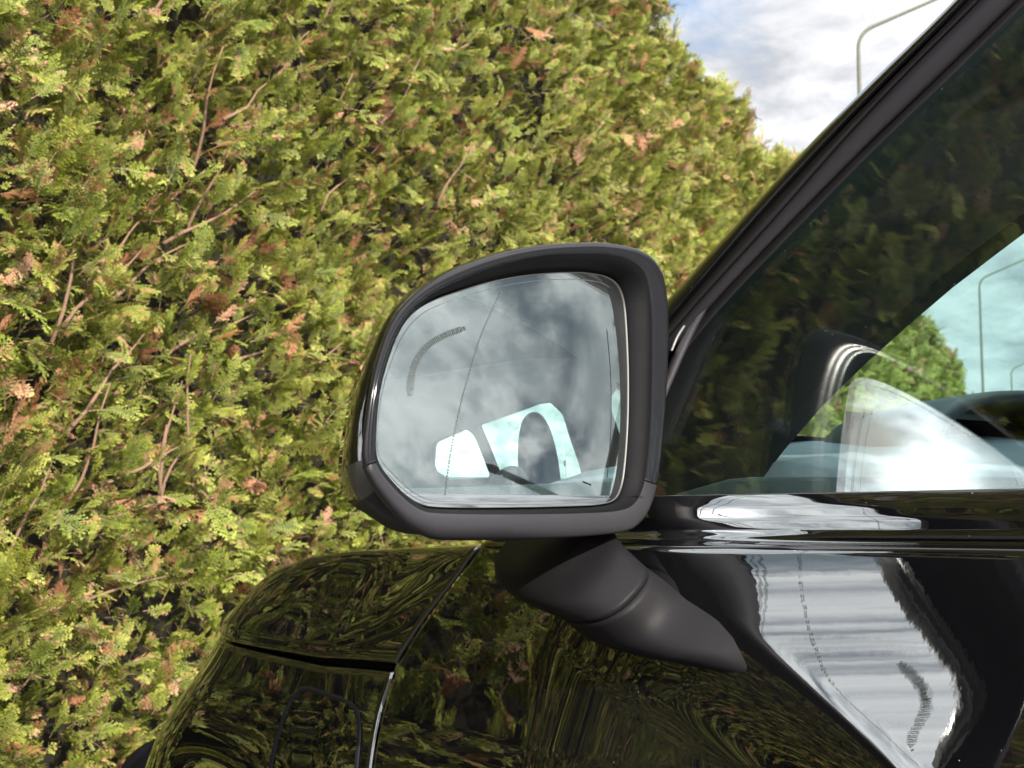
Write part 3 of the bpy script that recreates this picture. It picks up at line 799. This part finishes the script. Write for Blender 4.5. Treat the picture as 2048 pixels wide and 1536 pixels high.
wall = [gloop(1.008, -.006), gloop(1.014, -.0015), loop(gR + (iR - gR) * .55, .006), loop(gR + (iR - gR) * .92, .0125), loop(iR, .0150)]
mobj('inner_wall', sum(wall, []), grid_faces(len(wall), NA, False, True), M['matte'])
rim = [loop(iR, .0150), loop(iR + (oR - iR) * .12, .0185), loop(iR + (oR - iR) * .30, .0200), loop(iR + (oR - iR) * .36, .0188), loop(iR + (oR - iR) * .44, .0200), loop(iR + (oR - iR) * .70, .0180), loop(iR + (oR - iR) * .90, .0125), loop(oR, .004), loop(oR - 1.5, -.006), loop(oR - 3, -.009)]
rim2 = [loop(iR, .0150), loop(iR + (oR - iR) * .12, .0195), loop(iR + (oR - iR) * .30, .0225), loop(iR + (oR - iR) * .5, .0225), loop(iR + (oR - iR) * .72, .0185), loop(iR + (oR - iR) * .90, .0110), loop(oR, .002), loop(oR - 1.5, -.006), loop(oR - 3, -.009), loop(oR - 4, -.010)]
def blendrim():
    outl = []
    for a in range(10):
        l = []
        for i in range(NA):
            d = min(abs(th[i] - A_R), abs(th[i] - A_L)); low = inlow(i)
            l.append(rim2[a][i] if low else rim[a][i])
        outl.append(l)
    return outl
split(blendrim(), 'gloss_strip', M['gloss'], 'lower_frame', M['satin'], inlow)
# painted cap behind the frame
C1 = [(1170, 489), (1220, 491), (1266, 500), (1299, 518), (1318, 548), (1328, 600), (1330, 680), (1326, 780), (1318, 880), (1308, 960), (1296, 1004), (1276, 1036), (1240, 1056), (1150, 1069), (1000, 1075), (880, 1075), (832, 1067), (785, 1040), (740, 1003), (712, 965), (706, 925), (713, 840), (729, 765), (748, 700), (771, 646), (803, 603), (852, 564), (918, 530), (1003, 502), (1085, 488)]
C2 = [(1170, 495), (1215, 500), (1255, 512), (1280, 535), (1292, 565), (1300, 610), (1302, 680), (1300, 780), (1292, 880), (1280, 960), (1268, 1000), (1248, 1030), (1215, 1050), (1130, 1062), (990, 1068), (860, 1070), (790, 1062), (735, 1030), (692, 1000), (680, 970), (677, 925), (690, 838), (709, 763), (735, 700), (764, 644), (800, 600), (850, 564), (918, 532), (1003, 506), (1085, 493)]
_, c1 = polar(C1); _, c2 = polar(C2)
A_S = ang(700, 936); A_B = ang(722, 1012)
tap = lambda q: np.array([1 - q * max(0, math.cos(a)) ** .7 for a in th])
cap = [loop(oR - 4, -.010), loop(c1 * tap(.03), -.014), loop((c1 * .6 + c2 * .4) * tap(.20), -.024), loop(c2 * tap(.42), -.040), loop(c2 * .96 * tap(.58), -.054), loop(c2 * .86 * tap(.66), -.069), loop(c2 * .68 * tap(.7), -.079), loop(c2 * .4, -.085), loop(c2 * .02, -.087)]
for q_, sh in ((4, .004), (5, .012), (6, .020), (7, .026), (8, .03)):
    cap[q_] = [p - MA * sh * .3 for p in cap[q_]]
V_ = sum(cap, []); fc = {'painted_cap': [], 'turn_signal_lens': [], 'lower_cover': []}
for a in range(len(cap) - 1):
    for i in range(NA):
        j = (i + 1) % NA; f = (a * NA + i, a * NA + j, (a + 1) * NA + j, (a + 1) * NA + i)
        tt = th[i]
        key = 'painted_cap' if (tt < A_R or tt > A_S) else ('turn_signal_lens' if (tt > A_B and a < 5) else 'lower_cover')
        fc[key].append(f)
for nm, mm in (('painted_cap', M['paint']), ('turn_signal_lens', M['lens']), ('lower_cover', M['satin'])):
    o = mobj(nm, V_, fc[nm], mm); bm = bmesh.new(); bm.from_mesh(o.data)
    bmesh.ops.delete(bm, geom=[v for v in bm.verts if not v.link_faces], context='VERTS'); bm.to_mesh(o.data); bm.free()
# small seam lines of the housing
def seam(pts, k, rad, m=M['shut'], name='seam'):
    v_, f_ = tube(catmull([onm(x, y, k) for x, y in pts], 5), rad, 6); mobj(name, v_, f_, m)
seam([(1313, 968), (1300, 964), (1291, 961)], .0175, .0006)
seam([(726, 934), (738, 928), (752, 924)], .0175, .0006)
# thin dark line along the glass's inner edge
seam([(1262, 650), (1264, 750), (1260, 880), (1254, 955)], .0004, .0003, M['matte'], 'edge_strip')
# marks on the glass, printed: blind spot arc, dimming line, heater outline
def gk(px, py, e=.0004):
    p = onm(px, py, 0); a, b = p.dot(MA), p.dot(MB); return p + MN * (e - (a * a + b * b) / (2 * MR))
def strip_quads(segs):
    vs, fs = [], []
    for p, q, wd in segs:
        d = Vector((q[0] - p[0], q[1] - p[1], 0)); d.normalize(); s = Vector((-d.y, d.x, 0)) * wd / 2; b = len(vs)
        for x, y in ((p[0] - s.x, p[1] - s.y), (q[0] - s.x, q[1] - s.y), (q[0] + s.x, q[1] + s.y), (p[0] + s.x, p[1] + s.y)): vs.append(gk(x, y))
        fs.append((b, b + 1, b + 2, b + 3))
    return vs, fs
def along(pts, step):
    P = catmull([(x, y, 0) for x, y in pts], 30); acc = 0; outp = [(P[0], (P[1] - P[0]).normalized())]
    for a, b in zip(P, P[1:]):
        acc += (b - a).length
        if acc >= step: acc -= step; outp.append((b, (b - a).normalized()))
    return outp
arc = along([(827, 789), (830, 758), (836, 732), (847, 708), (863, 689), (884, 675), (908, 664), (933, 656)], 3.95)
segs = []
for n_, (p, d) in enumerate(arc):
    s = Vector((-d.y, d.x, 0)); h = 6.2 if 1 < n_ < len(arc) - 2 else 4.2
    segs.append(((p.x - s.x * h, p.y - s.y * h), (p.x + s.x * h, p.y + s.y * h), 1.9))
mobj('blind_spot_mark', *strip_quads(segs), M['mark'], smooth=False)
dl = along([(1005, 583), (985, 624), (965, 668), (947, 722), (930, 782), (917, 840), (907, 900), (901, 950), (898, 988)], 6.2)
mobj('aspheric_line', *strip_quads([((p.x - d.x * 1.9, p.y - d.y * 1.9), (p.x + d.x * 1.9, p.y + d.y * 1.9), 1.7) for p, d in dl]), M['mark'], smooth=False)
for sc_, y0 in ((.955, 0), (.982, 1)):
    ol = [(CX + gR[i] * sc_ * math.cos(th[i]), CY + gR[i] * (sc_ - .005) * math.sin(th[i])) for i in range(NA)]
    sg = [(ol[i], ol[(i + 1) % NA], .8) for i in range(NA) if (sc_ < .97 and ol[i][0] < 1240) or (ol[i][1] > 950 and ol[i][0] < 1240)]
    mobj('heater_outline', *strip_quads(sg), M['mark'], smooth=False)
# foot: arm under the housing down to its base on the door
def ell_loft(name, path, ax1, ax2, r1, r2, m, n=28, cap_=True):
    vs = []; path = catmull(path, 6); L = len(path)
    r1 = np.interp(np.linspace(0, 1, L), np.linspace(0, 1, len(r1)), r1); r2 = np.interp(np.linspace(0, 1, L), np.linspace(0, 1, len(r2)), r2)
    for i, p in enumerate(path):
        for k in range(n):
            a = 2 * math.pi * k / n; sp = lambda v: math.copysign(abs(v) ** .8, v)
            vs.append(Vector(p) + ax1 * sp(math.cos(a)) * r1[i] + ax2 * sp(math.sin(a)) * r2[i])
    fs = grid_faces(L, n, False, True) + [tuple(range(n)), tuple((L - 1) * n + k for k in reversed(range(n)))]
    return fix_normals(obj(name, vs, fs, m, wm))
def M3(px, py, dy): return hit(px, py, Vector((0, MC.y + dy, 0)), Vector((0, 1, 0))) - MC
a_top, a_mid, a_s = M3(1095, 1040, .035), M3(1130, 1125, .035), M3(1213, 1200, .030)
dv = (a_s - a_top).normalized(); sidev = Vector((0, 1, 0)); nrmv = dv.cross(sidev).normalized()
ell_loft('foot_arm', [M3(1098, 1068, .095), M3(1108, 1100, .085), M3(1140, 1140, .065), M3(1206, 1184, .042)], nrmv, sidev, [.041, .043, .040, .0360, .0325, .0290], [.042, .040, .038, .034], M['foot'])
ell_loft('foot_joint', [M3(1205, 1183, .042), M3(1212, 1188, .041)], nrmv, sidev, [.0278, .0278], [.033, .033], M['shut'])
def skin(px, py, inn): return on_wing(px, py) + Vector((inn, 0, 0)) - MC
ell_loft('foot_base', [M3(1210, 1187, .041), skin(1275, 1226, -.004), skin(1340, 1256, .006), skin(1410, 1288, .012), skin(1480, 1322, .014), skin(1550, 1356, .018)], nrmv, sidev, [.0290, .0300, .0285, .0225, .0150, .008], [.034, .035, .032, .024, .014], M['foot'])

# ------------------------------------------------------------ street lamps
M['galv'] = simple('galvanised_steel', (.075, .078, .058), .6, .25)
M['lamp_backlit'] = simple('backlit_lamp_steel', (.02, .022, .022), .6, .3)  # lamp steel coloured dark in place of its backlit shade
def lamp(loc, h, reach, rz, label, m, head=True, thick=.055, group='street lamps with curved arms', rise=.50):
    L = empty('street_lamp', loc, label, 'street lamp', group); L.rotation_euler = (0, 0, rz)
    slope = math.atan2(rise + .5, reach * .78); am = math.pi / 2 - slope; rb = .55
    arcp = [(rb * (1 - math.cos(a)), 0, h - .9 + rb * math.sin(a)) for a in np.linspace(0, am, 10)]
    path = [(0, 0, 0), (0, 0, h * .5), (0, 0, h - 1.3)] + arcp + [(reach * .6, 0, arcp[-1][2] + (reach * .6 - arcp[-1][0]) * math.tan(slope)), (reach, 0, arcp[-1][2] + (reach - arcp[-1][0]) * math.tan(slope))]
    tip_z = path[-1][2]
    v_, f_ = tube(path, [thick * 1.25, thick, thick * .8] + [thick * .75] * 10 + [thick * .65, thick * .6], 12); obj('pole', v_, f_, m, L)
    v_, f_ = tube([(0, 0, 0), (0, 0, .9)], thick * 1.7, 12); obj('base_sleeve', v_, f_, m, L)
    if head:
        hs = []
        for i in range(10):
            u = i / 9
            for k in range(10):
                a = 2 * math.pi * k / 10; rr = math.sin(math.pi * min(.98, max(.06, u))) ** .5
                hs.append((reach - .05 + .75 * u, math.cos(a) * .16 * rr, tip_z + .01 + .75 * u * math.tan(slope) * .6 + math.sin(a) * .07 * rr))
        obj('lamp_head', hs, grid_faces(10, 10, False, True) + [tuple(range(10)), tuple(90 + k for k in reversed(range(10)))], m, L)
    return L
def ground_at(px, dist):
    d = ray(px, 1000); d = Vector((d.x, d.y)).normalized() * dist; return (d.x, d.y, 0)
toR = math.atan2(rt.y, rt.x)
lamp(ground_at(1741, 30), 30 * .365 + 1.42, 2.9, toR, 'galvanised street lamp with a curved arm, standing against the sky left of the car pillar', M['galv'])
lamp(ground_at(1974, 60), 11.9, 2.9, toR, 'street lamp seen through the car windows, nearer of the two in the glass', M['galv'])
lamp(ground_at(2032, 96), 11.9, 2.9, toR, 'small far street lamp low in the car window, cut by the picture edge', M['galv'])
# ------------------------------------------------------------ behind: seen in the mirror
def azd(az, dist, z=0): return Vector((math.sin(R(az)) * dist, math.cos(R(az)) * dist, z))
# lamp close behind the camera's left shoulder, its arm seen dark in the mirror
pA, pB = azd(-99.5, 12.5), azd(-112.0, 12.0); dAB = pB - pA
lamp(tuple(pA), 12.3 * math.tan(R(22.0)) + 1.75, dAB.length, math.atan2(dAB.y, dAB.x), 'backlit street lamp whose curved arm shows in the wing mirror glass', M['lamp_backlit'], thick=.12, rise=-.35)
# low commercial building, its roof line seen through the cabin in the mirror
M['clad'] = simple('blue_grey_cladding', (.10, .13, .16), .6); M['white'] = simple('white_sign_paint', (.8, .8, .78), .5)
bp = azd(106, 90); rzb = math.atan2(-bp.x, bp.y) + math.pi
bld = empty('shop_building', bp, 'long low blue-grey building with white signs, small in the mirror glass', 'building'); bld.rotation_euler = (0, 0, math.atan2(-bp.x, bp.y))
box('wall', (0, 8, 1.95), (56, 14, 3.9), M['clad'], bld, bev=.05)
box('roof', (0, 8, 4.0), (56.6, 14.6, .22), simple('flat_roof_trim', (.3, .32, .34), .6), bld)
for i in range(9): 
    wn = box('window', (-24 + i * 6, .96, 1.0), (4.4, .12, 1.3), simple('dark_shop_glass', (.01, .012, .015), .1), bld)
for ch, off in (('A', 5.9), ('V', 7.0), ('A', 8.1), ('H', 9.2)):
    cu = bpy.data.curves.new('sign_letter', 'FONT'); cu.body = ch; cu.size = 1.05; cu.extrude = .05; cu.materials.append(M['white'])
    tmp_ = bpy.data.objects.new('sign_letter', cu); me_ = bpy.data.meshes.new_from_object(tmp_); bpy.data.objects.remove(tmp_)
    o = bpy.data.objects.new('sign_letter', me_); COL.objects.link(o); o.parent = bld; o.location = (off, .86, 2.3); o.rotation_euler = (R(90), 0, 0)
def mast(az, dist, h, label, w_=.11):
    m_ = empty('mast', azd(az, dist), label, 'mast')
    v_, f_ = tube([(0, 0, 0), (0, 0, h * .6), (0, 0, h)], [w_, w_ * .8, w_ * .5], 10); obj('pole', v_, f_, M['white'], m_)
    v_, f_ = tube([(0, 0, 0), (0, 0, .5)], w_ * 1.8, 10); obj('base_sleeve', v_, f_, M['galv'], m_); return m_
m1 = mast(101.8, 60, 6.1, 'tall thin mast with a small box halfway up, left in the mirrored cabin window')
box('equipment_box', (0, 0, 4.3), (.3, .3, .45), M['galv'], m1, bev=.02)
mast(102.2, 62, 3.1, 'short white mast standing before the blue-grey building, right of the tall mast'); mast(101.2, 62, 3.05, 'short white mast nearest the sign letters')
# small leafless tree over the roof line
tb = azd(110.4, 55); tr = empty('small_tree', tb, 'small sparse tree rising over the low building in the mirror', 'tree'); rr_ = random.Random(4)
v_, f_ = tube([(0, 0, 0), (.05, 0, 1.2), (0, .05, 2.4), (.05, 0, 3.4)], [.12, .1, .07, .03], 8); obj('trunk', v_, f_, M['bark'], tr)
vs, fs = [], []
for i in range(34):
    z = rr_.uniform(1.6, 3.3); a = rr_.uniform(0, 6.28); l = rr_.uniform(.5, 1.1)
    e = Vector((math.cos(a) * l, math.sin(a) * l, z + rr_.uniform(.3, .9)))
    v_, f_ = tube([(0, 0, z), tuple(Vector((0, 0, z)).lerp(e, .5) + Vector((0, 0, .05))), tuple(e)], [.03, .02, .01], 5, len(vs)); vs += v_; fs += f_
obj('limbs', vs, fs, M['bark'], tr)
vs, fs = [], []
for i in range(900):
    a = rr_.uniform(0, 6.28); q = Vector((math.cos(a), math.sin(a), 0)) * rr_.uniform(.1, 1.15) + Vector((0, 0, rr_.uniform(2.0, 4.1)))
    d1 = Vector([rr_.gauss(0, 1) for _ in range(3)]).normalized() * .05; d2 = Vector([rr_.gauss(0, 1) for _ in range(3)]).normalized() * .035; b = len(vs)
    vs += [q - d1, q + d2, q + d1, q - d2]; fs.append((b, b + 1, b + 2, b + 3))
obj('crown', vs, fs, simple('tree_leaf', (.06, .08, .03), .7), tr, smooth=False)['kind'] = 'stuff'
